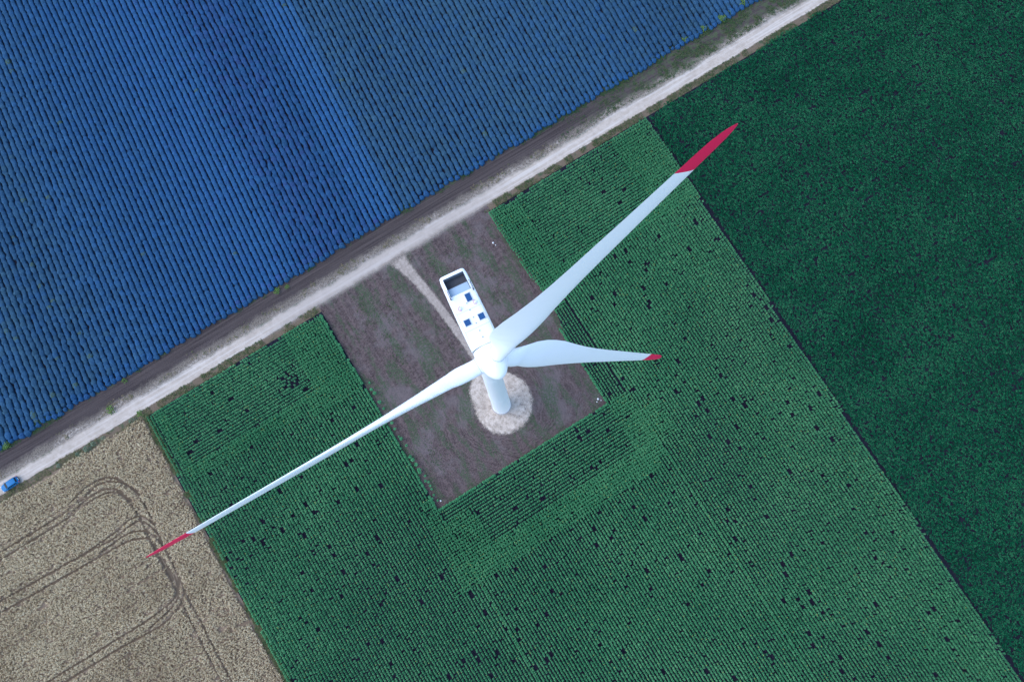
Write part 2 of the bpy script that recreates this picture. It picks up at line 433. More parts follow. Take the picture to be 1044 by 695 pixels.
# ------------------------------------------------------------------ sunflower field
ROW = .72
def rows(x0, x1, y0, y1, along, step=.44):
    if along == 'Y':
        r = np.arange(x0, x1, ROW); q = np.arange(y0, y1, step); A, B = np.meshgrid(r, q)
        X = A+rng.normal(0, .028, A.shape); Y = B+rng.normal(0, .06, A.shape)+rng.random(len(r))[None]*step
    else:
        r = np.arange(y0, y1, ROW); q = np.arange(x0, x1, step); B, A = np.meshgrid(q, r); sh = rng.random(len(r))[:, None]*step
        Y = A+rng.normal(0, .028, A.shape); X = B+rng.normal(0, .06, A.shape)+sh
    # plants that never came up: singles and short runs along the row
    keep = rng.random(A.shape) > .012
    for _ in range(int(A.size*.0052)):
        i = rng.integers(0, A.shape[0]); j = rng.integers(0, A.shape[1]); a_, b_ = rng.integers(2, 4), 1
        if along == 'Y': keep[i:i+a_, j:j+b_] = False
        else: keep[i:i+b_, j:j+a_] = False
    return X[keep], Y[keep]
zones = [(-70.9, -24.7, -150, 25.2, 'Y'), (-69.5, -29.0, 24.8, 41.2, 'X'), (-34.5, -24.6, 25.0, 41.0, 'Y'), (-29.2, -24.8, 24.8, 40.2, 'X'),
         (-70.8, -66.8, 25.0, 40.8, 'Y'), (-38, -24.8, 20.5, 25, 'X'), (-69, -40, 22.5, 25, 'X'),
         (26.2, 68, -150, 20.5, 'Y'), (21.2, 66.6, 18.2, 41.2, 'X'), (56.5, 67.4, 20.5, 41.0, 'Y'), (21.0, 29.0, 16, 40.8, 'Y'),
         (20.9, 25.4, -16.6, 18, 'Y'), (21.0, 25.2, 12.0, 18, 'X'),
         (-24.2, 25.8, -29.4, -12.5, 'X'), (-24.4, 26.2, -150, -25.2, 'Y'), (-28.5, -24.4, -30.0, -9.5, 'X'), (-24.4, -17.5, -25.2, -16, 'Y'),
         (20.5, 31, -26, -17.5, 'X'), (24.6, 26.3, -25, -16.6, 'Y'), (-31, 24, -30.8, -29.4, 'X')]
XS, YS, CS = [], [], []
for i, z in enumerate(zones):
    x, y = rows(*z); XS.append(x); YS.append(y); CS.append(np.full(len(x), 1.0 if i in (0, 1, 7, 8, 13, 14) else .84))
CR = np.concatenate(CS)
X = np.concatenate(XS); Y = np.concatenate(YS)
pad = (X > -24.45) & (X < 20.75) & (Y > -12.35)
edge_left = -71.3+vnoise(Y, Y*0, .3, 3)*.5
notch = (X > 20) & (X < 20.9+1.5*vnoise(Y, Y*0, .35, 4)) & (Y > 8)
ok = in_view(X, Y) & ~pad & (X > edge_left) & (X < bound_x(Y)-.3) & (Y < 41.3-vnoise(X, X*0, .25, 5)*1.0) & ~notch
# thin, weedy spots
ok &= ~((np.hypot(X+38.7, (Y-30.5)) < 2.2) & (rng.random(len(X)) < .45))
X, Y, CR = X[ok], Y[ok], CR[ok]
# the plants that border the bare pad are kept out here and planted one by one below
border = ((X > -25.2) & (X < -24.3) & (Y > -12.3) & (Y < 40.5)) | ((X > 20.6) & (X < 21.4) & (Y > -12.3) & (Y < 41)) | ((Y > -12.95) & (Y < -12.2) & (X > -24.5) & (X < 20.8))
bx, by = X[border], Y[border]; X, Y, CR = X[~border], Y[~border], CR[~border]
N = len(X)
SV = [sunflower(False) for _ in range(25)]+[sunflower(True)]
s = CR*rng.uniform(.60, .76, N)*(.92+.2*vnoise(X, Y, .05, 7))
build_crop('sunflower_crop', SV, np.stack([X, Y, np.zeros(N)], 1), rng.random(N)*6.28, np.stack([s, s, rng.uniform(.92, 1.12, N)], 1),
           .5+rng.normal(0, .07, N), np.full(N, .5), [M_SUN, M_PETAL], 'green sunflower field in fine rows around the bare turbine pad')
sun_me = [single_plant(*SV[i], [M_SUN, M_PETAL], .5+random.uniform(-.05, .1)) for i in (0, 1, 2, 3, 4, 5)]
sel = rng.permutation(len(bx))[:280]
SUN_PROTO = bpy.data.objects.new('sunflower_plant', sun_me[0])
for n_, i in enumerate(sorted(sel)):
    o = SUN_PROTO if n_ == 0 else SUN_PROTO.copy()
    o.data = sun_me[n_ % 6]; col.objects.link(o); q = random.uniform(.82, 1.0)
    o.location = (bx[i], by[i], 0); o.rotation_euler = (0, 0, random.random()*6.28); o.scale = (q, q, q)
    tag(o, 'leafy green sunflower in the outermost row bordering the bare brown pad', 'sunflower', 'sunflowers bordering the turbine pad')
stray_y = [20.7, 19.2, 17.3, 15.3, 13.5, 9.6, 8.1, 6.3, 5.2, 3.4, .8, -.3, -1.5, -2.6, -3.6, -4.6, -5.5, -6.5, -7.4, -8.3, -9.4, -10.6]
for n_, y in enumerate(stray_y):
    o = SUN_PROTO.copy(); o.data = sun_me[n_ % 6]; col.objects.link(o); q = random.uniform(.7, 1.35)
    o.location = (-23.5+random.uniform(-.35, .35), y+random.uniform(-.4, .4), 0); o.rotation_euler = (0, 0, random.random()*6.28); o.scale = (q, q, q*.9)
    tag(o, 'stray sunflower standing alone on the soil left of the pad, off its row', 'sunflower', 'stray sunflowers on the pad')

# ------------------------------------------------------------------ dark crop on the right
A, B = np.meshgrid(np.arange(62, 210, .46), np.arange(-150, 43, .50))
X = (A+rng.normal(0, .11, A.shape)).ravel(); Y = (B+rng.normal(0, .06, A.shape)).ravel()
ok = in_view(X, Y) & (X > bound_x(Y)+.15+vnoise(Y, Y*0, .5, 9)*.45) & (Y < 41.9-vnoise(X, X*0, .2, 10)*1.6) & (vnoise(X, Y, 1.1, 11) < .93) & (vnoise(X*.3, Y, 1.3, 32) < .94) & (rng.random(len(X)) > .04)
X, Y = X[ok], Y[ok]; N = len(X); s = rng.uniform(.8, 1.2, N)
build_crop('green_crop', [green_tuft() for _ in range(10)], np.stack([X, Y, np.zeros(N)], 1), rng.random(N)*6.28,
           np.stack([s, s, rng.uniform(.8, 1.15, N)], 1), .5+rng.normal(0, .17, N)+.16*(vnoise(X, Y, .6, 12)-.5)+.22*(vnoise(X*.25, Y, .35, 31)-.5), np.full(N, .5), [M_DARK], 'dense dark green crop filling the right side beyond the sunflower boundary')

# ------------------------------------------------------------------ wheat with tramlines
tram = [[(-140, 31.6), (-101.1, 31.5), (-92.3, 32.2), (-87.7, 33.2), (-84.1, 31.8), (-81.5, 28.5), (-80.7, 23.5), (-81.0, 12.7), (-81.5, 4.6), (-81.6, -5.7), (-81.6, -60)],
        [(-140, 29.9), (-99.4, 30.1), (-91.4, 30.8), (-86.4, 30.3), (-84.1, 28.3), (-83.0, 23.1), (-83.2, 13.6), (-83.2, 4.5), (-83.5, -8.3), (-83.6, -60)],
        [(-145, 22.7), (-101.9, 21.3), (-90.5, 20.6), (-85.9, 21.2), (-82.9, 20.7), (-81.3, 17.1), (-81.1, 12.7)],
        [(-100, 21.0), (-89.5, 21.6), (-85.5, 22.4), (-82.3, 21.6), (-80.9, 18.5)],
        [(-145, 20.6), (-103.0, 19.0), (-89.1, 18.5), (-85.2, 17.6), (-83.1, 16.0), (-82.6, 11.5), (-82.8, 5.4)],
        [(-140, 1.1), (-103.8, .9), (-91.3, .9), (-85.0, 1.7), (-82.8, 3.6), (-82.2, 6.5), (-82.6, 10.4)],
        [(-140, -1.0), (-100.7, -1.1), (-90.2, -1.7), (-84.5, -.4), (-81.9, 2.0), (-81.3, 5.2)],
        [(-95, 33.0), (-89.5, 34.1), (-85.5, 33.6), (-82.6, 31.0), (-80.4, 26.0)], [(-96, 30.8), (-91, 31.7), (-86.8, 31.4), (-84.4, 29.8), (-82.9, 26)],
        [(-94, 19.4), (-88, 19.9), (-84.6, 19.2), (-82.2, 17.0), (-81.2, 13)], [(-92, -.9), (-85.6, .5), (-83.2, 2.2), (-81.8, 5.0), (-81.0, 9)]]
A, B = np.meshgrid(np.arange(-165, -71, .26), np.arange(-60, 42.6, .26))
X = (A+rng.normal(0, .09, A.shape)).ravel(); Y = (B+rng.normal(0, .09, A.shape)).ravel()
ok = in_view(X, Y) & (X < -71.75-vnoise(Y, Y*0, .35, 13)*.8) & (Y < 41.9-vnoise(X, X*0, .3, 14)*1.6)
X, Y = X[ok], Y[ok]
D = np.full(len(X), 9.0)
for L in tram:
    L = smooth_line(L)
    for a, b in zip(L[:-1], L[1:]):
        ab = b-a; near = np.abs(X-(a[0]+b[0])/2) < abs(ab[0])/2+2
        near &= np.abs(Y-(a[1]+b[1])/2) < abs(ab[1])/2+2
        ix = np.nonzero(near)[0]
        if not len(ix): continue
        t_ = np.clip(((X[ix]-a[0])*ab[0]+(Y[ix]-a[1])*ab[1])/(ab@ab+1e-9), 0, 1)
        D[ix] = np.minimum(D[ix], np.hypot(X[ix]-a[0]-t_*ab[0], Y[ix]-a[1]-t_*ab[1]))
keep = ~((np.abs((Y+3.1) % 3.4-1.7) < .16) & (X < -88+8*vnoise(Y, Y*0, .2, 43)) & (rng.random(len(X)) < .45)) & (D > .19+.12*vnoise(X, Y, .4, 15)) & (rng.random(len(X)) < .82-.25*(vnoise(X, Y, .5, 16) > .8)) & (vnoise(X, Y*3.0, .55, 17) < .90)
X, Y = X[keep], Y[keep]; N = len(X); s = rng.uniform(.8, 1.25, N)
build_crop('wheat_crop', [straw_tuft() for _ in range(12)], np.stack([X, Y, np.zeros(N)], 1), rng.random(N)*6.28, np.stack([s, s, s], 1),
           .52+rng.normal(0, .16, N)+.2*(vnoise(X, Y, .45, 18)-.5)+.22*(vnoise(X*.06, Y, 1.1, 41)-.5)+.25*(np.minimum(vnoise(X, Y, .09, 42), .55)-.45), np.full(N, .5), [M_WHEAT], 'ripe tan wheat field crossed by curved tractor tramlines')
# bare earth of the tramlines
k = NT('tramline_earth'); k.color(k.mix(k.noise(2, 4), (.10, .07, .042), (.19, .135, .09))).rough(.95, .1); M_TRAM = k.m
for i, L in enumerate(tram): ribbon('tramline', L, [.46]*len(L), .002+.0006*i, M_TRAM, None, 8)

# ------------------------------------------------------------------ lavender rows
LROW, SLOPE = 1.40, .079
P, S, TN, HU = [], [], [], []
FIRST = []
xs_ = np.arange(-200, 200, LROW); hstrip = vnoise(xs_, xs_*0, .16, 33); strip = .5*vnoise(xs_, xs_*0, .11, 34)+.5*vnoise(xs_, xs_*0, .045, 35)
for i, xr in enumerate(xs_):
    y = 52.75+rng.uniform(-.35, .35); first = True
    while y < 200:
        x = xr+(y-52)*SLOPE
        xb = x-(y-52)*SLOPE
        # strips of differently grown rows
        violet = 1/(1+math.exp(-(xb+24)/1.5))*1/(1+math.exp((xb+5.5)/1.2))
        blue = 1/(1+math.exp(-(xb+70)/5))*1/(1+math.exp((xb-3.5)/1.0))
        rough_ = max(violet, 1/(1+math.exp((xb+68)/6)), .55*(xb > 3.5))
        stp = rng.uniform(.62, .86) if rng.random() > rough_*.75 else rng.uniform(.86, 1.35)
        size = rng.normal(.656, .022+.035*rough_)
        if rng.random() < .006+.012*rough_: size *= .68
        edge = 1 if (y < 54.5) else 0
        hue = .20+.36*blue+.16*violet+.20*(hstrip[i]-.5)+rng.normal(0, .07)+.25*edge*(rng.random()); tone = .45+rng.normal(0, .075)+.42*(strip[i]-.5)-.13*violet+(.20 if -4.8 < xb < 3.4 else 0)-(.05 if xb > 3.4 else 0)-.10/(1+math.exp((xb+72)/6))
        if rng.random() < .002+.012*(xb < -75): tone = 1.0
        rec = (x+rng.normal(0, .035+.03*rough_), y, size, stp, tone, hue)
        (FIRST if first else P).append(rec)
        first = False; y += stp
P = np.array(P); ok = in_view(P[:, 0], P[:, 1]); P = P[ok]; N = len(P)
DV = [dome() for _ in range(14)]
build_crop('lavender_crop', DV, np.stack([P[:, 0], P[:, 1], np.full(N, -.02)], 1), -math.atan(SLOPE)+rng.integers(0, 2, N)*PI+rng.normal(0, .1, N),
           np.stack([P[:, 2]*rng.uniform(.95, 1.05, N), np.maximum(P[:, 2]*.9, P[:, 3]*1.05), P[:, 2]*rng.uniform(1.10, 1.24, N)], 1), P[:, 4], np.clip(P[:, 5], 0, 1), [M_LAV],
           'blue lavender field in long parallel rows above the dirt road', smooth=True)
lav_me = [single_plant(*dome(rough=.26), [M_LAV], .45, .42+.05*i, True) for i in range(6)]
LAV = bpy.data.objects.new('lavender_bush', lav_me[0]); n_ = 0
for (x, y, size, stp, tone, hue) in FIRST:
    if not in_view(np.array([x]), np.array([y]))[0] or n_ >= 200: continue
    o = LAV if n_ == 0 else LAV.copy()
    o.data = lav_me[n_ % 6]; col.objects.link(o); n_ += 1; size *= random.uniform(.98, 1.15)
    o.location = (x, y, -.02); o.rotation_euler = (0, 0, random.random()*6.28); o.scale = (size*.95, size*1.0, size*1.15)
    tag(o, 'round blue lavender bush ending its row beside the bare dirt strip', 'lavender bush', 'lavender bushes at the row ends')

# ------------------------------------------------------------------ verge grass and pad weeds
def scatter(n, x0, x1, y0, y1, dens):
    x = rng.uniform(x0, x1, n); y = rng.uniform(y0, y1, n); k_ = rng.random(n) < dens(x, y); return x[k_], y[k_]
G = []
x, y = scatter(3500, -130, 130, 46.4, 49.4, lambda x, y: (vnoise(x, y*1.5, .35, 21) > .55)*np.clip(1-(np.abs(y-47.6)/1.6), 0, 1)); G.append((x, y, np.where(x > 45, .75, .25)+rng.normal(0, .2, len(x))))
x, y = scatter(7000, 45, 135, 46.8, 53.5, lambda x, y: (vnoise(x, y, .5, 22) > .42)*np.clip((x-45)/40, 0, 1)); G.append((x, y, .8+rng.normal(0, .15, len(x))))
x, y = scatter(9000, -140, 150, 41.2, 43.1, lambda x, y: ((x < -25) | (x > 21))*(vnoise(x, y, .5, 23) > .4)*.9); G.append((x, y, np.where(x < -66, .4, .55)+rng.normal(0, .25, len(x))))
x, y = scatter(11000, -72.6, -70.7, -60, 42, lambda x, y: (vnoise(x, y, .5, 24) > .34)*(x > -72.4+.7*vnoise(y, y*0, .3, 29))); G.append((x, y, .6+rng.normal(0, .3, len(x))))
x, y = scatter(6000, -130, 130, 51.4, 53.6, lambda x, y: (vnoise(x, y, .3, 25) > .62)); G.append((x, y, .95+rng.normal(0, .1, len(x))))
X = np.concatenate([g[0] for g in G]); Y = np.concatenate([g[1] for g in G]); H = np.clip(np.concatenate([g[2] for g in G]), 0, 1); N = len(X)
s = rng.uniform(.7, 1.6, N)
build_crop('verge_grass', [grass_tuft() for _ in range(8)], np.stack([X, Y, np.zeros(N)], 1), rng.random(N)*6.28, np.stack([s, s, s], 1), np.full(N, .5), H, [M_GRASS], 'patchy dry and green grass along the road verges')
def patches(x, y):
    d = np.zeros(len(x))
    for cx, cy, rx, ry in ((-14.6, 24, 1.6, 6), (-15.4, 36, 2.2, 4), (-11.6, 33, 2, 4), (13.6, 25, 1.8, 7), (6, 36, 4, 2.5), (-19.5, -2, 2, 4), (-15, -1.5, 1.2, 2.5), (-2.5, 18, 1, 5), (12, 36, 3, 3)):
        d = np.maximum(d, np.exp(-((x-cx)/rx)**2-((y-cy)/ry)**2))
    return d
x, y = scatter(26000, -23.5, 19.8, -11, 41, lambda x, y: patches(x, y)*.9*(vnoise(x*2.2, y*.6, .5, 26) > .45)+.03*(vnoise(x, y, .3, 27) > .5)); N = len(x); s = rng.uniform(.35, .85, N)
build_crop('pad_weeds', [grass_tuft() for _ in range(8)], np.stack([x, y, np.full(N, .004)], 1), rng.random(N)*6.28, np.stack([s, s, s*.7], 1), np.full(N, .5), np.clip(.85+rng.normal(0, .12, N), 0, 1), [M_GRASS], 'thin green weeds sprouting in streaks on the bare turbine pad')

def weed_clump():
    v = []; f = []; t = []; m = []
    for i in range(60):
        a = random.random()*6.28; r = .5*math.sqrt(random.random()); L = random.uniform(.14, .26)
        q = kite(0, random.random()*6.28, L, L*.6, L*.2, .12+.40*(1-(r/.5)**2)+random.uniform(-.06, .06))
        q = [p+np.array([r*math.cos(a), r*math.sin(a), 0]) for p in q]
        f.append([len(v)+j for j in range(4)]); v.extend(q); t.append(random.uniform(-.4, .4)); m.append(0)
    return np.array(v), np.array(f), np.array(t), np.array(m)
wm = [single_plant(*weed_clump(), [M_WEED]) for _ in range(4)]; pm = [single_plant(*weed_clump(), [M_PALE]) for _ in range(3)]
spots = [(86.8, 53.2, 1.7), (92.3, 53.4, 1.9), (97.6, 53.0, 2.2), (101, 53.4, 1.4), (104.5, 53.8, 2.0), (80, 52.6, 1.1), (-101.9, 52.4, 1.9), (-71.75, 51.4, 1.2), (-31, 51.2, 1.6), (-28.5, 50.8, 1.1)]
for n_, (x, y, q) in enumerate(spots):
    o = bpy.data.objects.new('weed_clump', wm[n_ % 4]); col.objects.link(o); o.location = (x, y, 0); o.scale = (q, q, q); o.rotation_euler = (0, 0, random.random()*6)
    tag(o, 'bright yellow-green weed clump at the foot of the lavender rows', 'weeds', 'yellow-green weeds below the lavender')
for n_, (x, y, q) in enumerate([(-72.2, 42.7, 1.5), (-77.5, 47.0, 1.9)]):
    o = bpy.data.objects.new('weed_clump', wm[n_ % 4]); col.objects.link(o); o.location = (x, y, 0); o.scale = (q, q, q)
    tag(o, ['green weed clump at the road edge by the wheat corner', 'green weed clump on the upper road verge opposite the wheat'][n_], 'weeds')
for n_, (x, y, q) in enumerate([(-84.5, 42.0, 1.5), (-86.2, 41.8, 2.0), (-88.6, 41.7, 1.4), (-82.0, 42.1, 1.1), (-93.5, 41.8, 1.3), (-74.5, 42.2, 1.4)]):
    o = bpy.data.objects.new('shrub', pm[n_ % 3]); col.objects.link(o); o.location = (x, y, 0); o.scale = (q, q*.8, q*1.2); o.rotation_euler = (0, 0, random.random()*6)
    tag(o, 'low greyish green shrub on the verge between road and wheat', 'shrub', 'grey shrubs along the wheat verge')

# ------------------------------------------------------------------ white corner stones of the pad
k = NT('chalk_stone'); k.color(k.mix(k.noise(6, 4), (.55, .50, .45), (.82, .80, .76))).rough(.9, .2).bump(k.noise(9, 4), .6, .05); M_STONE = k.m
def stone(x, y, r, label, group=None):
    bm = bmesh.new(); bmesh.ops.create_icosphere(bm, subdivisions=2, radius=r)
    for v_ in bm.verts:
        v_.co *= random.uniform(.85, 1.12); v_.co.z *= .7
    o = link('white_stone', bm_mesh(bm, True, 60), M_STONE, None, (x, y, r*.45), (0, 0, random.random()*6)); tag(o, label, 'stone', group)
stone(19.6, -10.7, .26, 'largest white stone at the pad corner under the right blade tip', 'white stones')
stone(19.0, -11.1, .15, 'small white stone just left of the large one at the right pad corner', 'white stones')
stone(20.0, -11.3, .13, 'tiny white stone below the large one at the right pad corner', 'white stones')
stone(-23.1, -11.2, .22, 'white stone at the lowest corner of the bare pad', 'white stones')
stone(18.7, 34.0, .24, 'white stone beside the sunflowers at the upper right pad edge', 'white stones')
stone(18.9, 33.2, .14, 'smaller white stone just below the one at upper right pad edge', 'white stones')

# ------------------------------------------------------------------ wind turbine
k = NT('turbine_white'); k.color(k.mix(k.math('MULTIPLY', k.step(k.noise(.5, 5, .6), .45, .75), .12), (.90, .90, .90), (.78, .78, .77))).rough(.38, .4); M_WHITE = k.m
M_RED = plain('tip_red', (.80, .014, .085), .5)
M_GAP = plain('dark_seam', (.03, .03, .035), .7)
k = NT('bay_grille'); w = k.node('ShaderNodeTexWave'); w.inputs['Scale'].default_value = 5; k.link(k.pos(), w.inputs[0])
k.color(k.mix(w.outputs['Fac'], (.07, .073, .082), (.17, .175, .19))).rough(.6); M_GRILLE = k.m
M_BAY = plain('bay_lining', (.20, .22, .25), .6)
M_RAMP = plain('bay_panel', (.42, .55, .64), .5)
M_HATCH = plain('hatch_glass', (.012, .075, .20), .3)
M_SEAM = plain('panel_seam', (.42, .43, .45), .6)
M_FRAME = plain('hatch_frame', (.55, .56, .57), .5)
M_STEEL = plain('galvanised_rail', (.16, .18, .22), .5, .3)
M_LENS = plain('beacon_red', (.72, .36, .42), .3)

turb = empty('wind_turbine', (0, 0, 0), AXIS)
tag(turb, 'white three-bladed wind turbine with red blade tips standing on the bare pad', 'wind turbine')
# tower
H0 = HUB_Z-1.9; rad = lambda z: 2.12-(2.12-1.22)*z/H0
prof = [(-.2, 2.14), (.2, 2.13)]
for z in np.linspace(.5, H0, 40): prof.append((z, rad(z)))
rings = [[(r*math.cos(2*PI*j/64), r*math.sin(2*PI*j/64), z) for j in range(64)] for z, r in prof]
tower = link('tower', mesh_from(*loft(rings), True, 35), M_WHITE, turb)
for z in (H0*.27, H0*.6):
    rings = [[(r*math.cos(2*PI*j/64), r*math.sin(2*PI*j/64), zz) for j in range(64)] for zz, r in ((z-.05, rad(z)+.004), (z-.04, rad(z)+.03), (z+.04, rad(z)+.03), (z+.05, rad(z)+.004))]
    link('flange', mesh_from(*loft(rings, False), True, 35), M_WHITE, tower)
rings = [[(r*math.cos(2*PI*j/64), r*math.sin(2*PI*j/64), z) for j in range(64)] for z, r in ((-.3, 2.42), (.06, 2.42), (.09, 2.36), (.091, 1.0))]
link('foundation_ring', mesh_from(*loft(rings), True, 30), NT('concrete').color((.42, .36, .31)).rough(.9).m, turb)
rings = [[(r*math.cos(2*PI*j/48), r*math.sin(2*PI*j/48), z) for j in range(48)] for z, r in ((H0-.3, 1.42), (H0+.6, 1.5))]
link('yaw_ring', mesh_from(*loft(rings), True, 30), M_GAP, turb)

# nacelle (local x forward, z=0 at hub height)
nac = bpy.data.objects.new('nacelle_tmp', None)
def nring(x, w, zt, zb, p, n=64):
    out = []
    for j in range(n):
        a = 2*PI*j/n; c, s_ = math.cos(a), math.sin(a)
        cy = math.copysign(abs(c)**(2/p), c)*w; h = (zt-zb)/2
        out.append((x, cy, math.copysign(abs(s_)**(2/p), s_)*h+(zt+zb)/2))
    return out
st = [(-6.92, 1.42, 1.74, -1.55, 7), (-6.88, 1.52, 1.84, -1.66, 8), (-6.78, 1.58, 1.89, -1.75, 9), (-6.3, 1.66, 1.92, -1.85, 9), (-4, 1.73, 1.94, -1.95, 9), (-1, 1.78, 1.94, -2.0, 8), (1.0, 1.78, 1.92, -1.95, 7), (1.8, 1.77, 1.88, -1.88, 5.5), (2.34, 1.74, 1.82, -1.82, 4.2), (2.38, 1.70, 1.78, -1.78, 4.2)]
shell = mesh_from(*loft([nring(*q) for q in st]), False)
tmp = bpy.data.objects.new('tmp', shell); col.objects.link(tmp)
bmc = bmesh.new(); add_box(bmc, (-5.35, .03, 1.6), (2.30, 2.56, 2.4)); cutter = bpy.data.objects.new('cut', bm_mesh(bmc)); col.objects.link(cutter)
md = tmp.modifiers.new('b', 'BOOLEAN'); md.operation = 'DIFFERENCE'; md.object = cutter; md.solver = 'EXACT'
bpy.context.view_layer.update(); dg = bpy.context.evaluated_depsgraph_get()
shell2 = bpy.data.meshes.new_from_object(tmp.evaluated_get(dg))
bpy.data.objects.remove(tmp); bpy.data.objects.remove(cutter)
shell2.materials.clear()
shell2.polygons.foreach_set('use_smooth', [True]*len(shell2.polygons)); shell2.set_sharp_from_angle(angle=math.radians(30))
nacelle = link('nacelle', shell2, M_WHITE, turb, (0, 0, HUB_Z))
Z = 1.94
# cooler bay: lining, dark grille behind, pale sloping panel in front, divider
bm = bmesh.new()
for c, s_ in (((-5.35, -1.235, 1.15), (2.28, .01, 1.46)), ((-5.35, 1.295, 1.15), (2.28, .01, 1.46)), ((-6.485, .03, 1.15), (.01, 2.50, 1.46)), ((-4.215, .03, 1.15), (.01, 2.50, 1.46)), ((-5.35, .03, .43), (2.26, 2.50, .02))):
    add_box(bm, c, s_)
bay = link('cooler_bay', bm_mesh(bm), M_BAY, nacelle)
bm = bmesh.new(); add_box(bm, (-5.9, .03, .62), (1.08, 2.48, .08))
for i in range(9): add_box(bm, (-6.36+i*.115, .03, .68), (.03, 2.46, .06))
link('cooler_grille', bm_mesh(bm), M_GRILLE, bay)
bm = bmesh.new(); add_box(bm, (-4.80, .03, 1.30), (1.10, 2.46, .04), rot=Matrix.Rotation(-.25, 4, 'Y')); link('bay_panel', bm_mesh(bm), M_RAMP, bay)
bm = bmesh.new(); add_box(bm, (-5.36, .03, 1.10), (.07, 2.46, .10), .015); link('divider_bar', bm_mesh(bm), M_STEEL, bay)
def hatch(cx, cy, lx, ly):
    bm = bmesh.new()
    t_ = .07
    for c, s_ in (((cx-lx/2, cy, Z+.03), (t_, ly+t_, .08)), ((cx+lx/2, cy, Z+.03), (t_, ly+t_, .08)), ((cx, cy-ly/2, Z+.03), (lx-t_-.004, t_, .08)), ((cx, cy+ly/2, Z+.03), (lx-t_-.004, t_, .08))):
        add_box(bm, c, s_, .012)
    fr = link('roof_hatch', bm_mesh(bm), M_FRAME, nacelle)
    bm = bmesh.new(); add_box(bm, (cx, cy, Z+.022), (lx-t_-.01, ly-t_-.01, .05), .01); link('hatch_cover', bm_mesh(bm), M_HATCH, fr)
hatch(-3.37, .60, 1.02, .70); hatch(-.71, 1.01, .78, .76); hatch(-.72, -.76, .78, .76)
for y in (-.85, 1.06):          # obstruction lights
    bm = bmesh.new(); add_tube(bm, (-2.55, y, Z-.05), (-2.55, y, Z+.18), .20, .17, 20)
    b = link('beacon', bm_mesh(bm, True), M_WHITE, nacelle)
    bm = bmesh.new(); add_tube(bm, (-2.55, y, Z+.181), (-2.55, y, Z+.30), .155, .13, 20); link('beacon_lens', bm_mesh(bm, True), plain('beacon_glass', (.80, .72, .72), .2), b)
    bm = bmesh.new()
    for j in range(14):
        a0, a1 = [PI*.9+(PI*1.25)*(j+q)/14 for q in (0, 1)]
        add_tube(bm, (-2.55+.25*math.cos(a0), y+.25*math.sin(a0), Z+.06), (-2.55+.25*math.cos(a1), y+.25*math.sin(a1), Z+.06), .035, None, 8)
    link('beacon_guard', bm_mesh(bm, True), M_LENS, b)
for y, sg in ((-1.36, -1), (1.52, 1)):      # short rails with wind sensors beside the bay
    bm = bmesh.new(); x0, x1 = -4.85, -3.95
    for x in (x0, (x0+x1)/2, x1): add_tube(bm, (x, y, Z-.12), (x, y, Z+.75), .045, None, 8)
    add_tube(bm, (x0, y, Z+.74), (x1, y, Z+.74), .045, None, 8); add_tube(bm, (x0, y, Z+.38), (x1, y, Z+.38), .035, None, 8)
    r_ = link('sensor_rail', bm_mesh(bm, True), M_STEEL, nacelle)
    bm = bmesh.new(); add_box(bm, (x1-.08, y, Z+.12), (.30, .14, .26), .03); add_tube(bm, (x0, y, Z+.7), (x0, y, Z+1.15), .02, None, 8)
    for q in range(3):
        a_ = q*2.09; add_tube(bm, (x0, y, Z+1.14), (x0+.14*math.cos(a_), y+.14*math.sin(a_), Z+1.14), .012, None, 6)
        add_tube(bm, (x0+.14*math.cos(a_), y+.14*math.sin(a_), Z+1.10), (x0+.14*math.cos(a_), y+.14*math.sin(a_), Z+1.18), .05, .02, 8)
    link('wind_sensor', bm_mesh(bm, True), M_GAP, r_)
for x in (-2.81, -1.96, -1.01, -.26, .70, 1.5):
    bm = bmesh.new(); add_tube(bm, (x, .11, Z-.1), (x, .11, Z+.06), .075, .06, 12); link('lifting_eye', bm_mesh(bm, True), M_STEEL, nacelle)

for x in (-2.05, .25):       # joints between the roof panels
    bm = bmesh.new(); add_box(bm, (x, .02, Z), (.028, 3.0, .012)); link('roof_seam', bm_mesh(bm), M_SEAM, nacelle)
bm = bmesh.new(); add_box(bm, (-.6, -1.52, Z-.002), (3.6, .05, .03)); add_box(bm, (-.6, 1.56, Z-.002), (3.6, .05, .03)); link('roof_track', bm_mesh(bm), M_FRAME, nacelle)

# rotor (tilted shaft)
TILT, CONE, TH0 = .08, .0621, 1.1207
rot = Matrix.Rotation(-TILT, 4, 'Y')            # x axis lifts at the front
hub_c = Vector((3.97*math.cos(TILT), 0, HUB_Z+3.97*math.sin(TILT)))
hubm = mesh_from(*lathe_x([(-1.40, 1.20), (-1.395, 1.68), (-1.34, 1.72), (-.6, 1.72), (.3, 1.64), (.9, 1.53), (1.38, 1.36), (1.385, 1.345), (1.42, 1.345), (1.425, 1.345), (1.8, 1.16), (2.15, .90), (2.40, .62), (2.54, .34), (2.59, .10), (2.595, .01)], 64), True, 50)
hub = link('hub', hubm, M_WHITE, turb); hub.matrix_local = Matrix.Translation(hub_c) @ rot
neck = link('main_shaft', mesh_from(*lathe_x([(-1.9, 1.58), (-1.3, 1.58)], 48), True, 40), M_GAP, turb); neck.matrix_local = Matrix.Translation(hub_c) @ rot
ax = Vector((math.cos(TILT), 0, math.sin(TILT))); sv = Vector((0, 1, 0)); uv_ = Vector((-math.sin(TILT), 0, math.cos(TILT)))

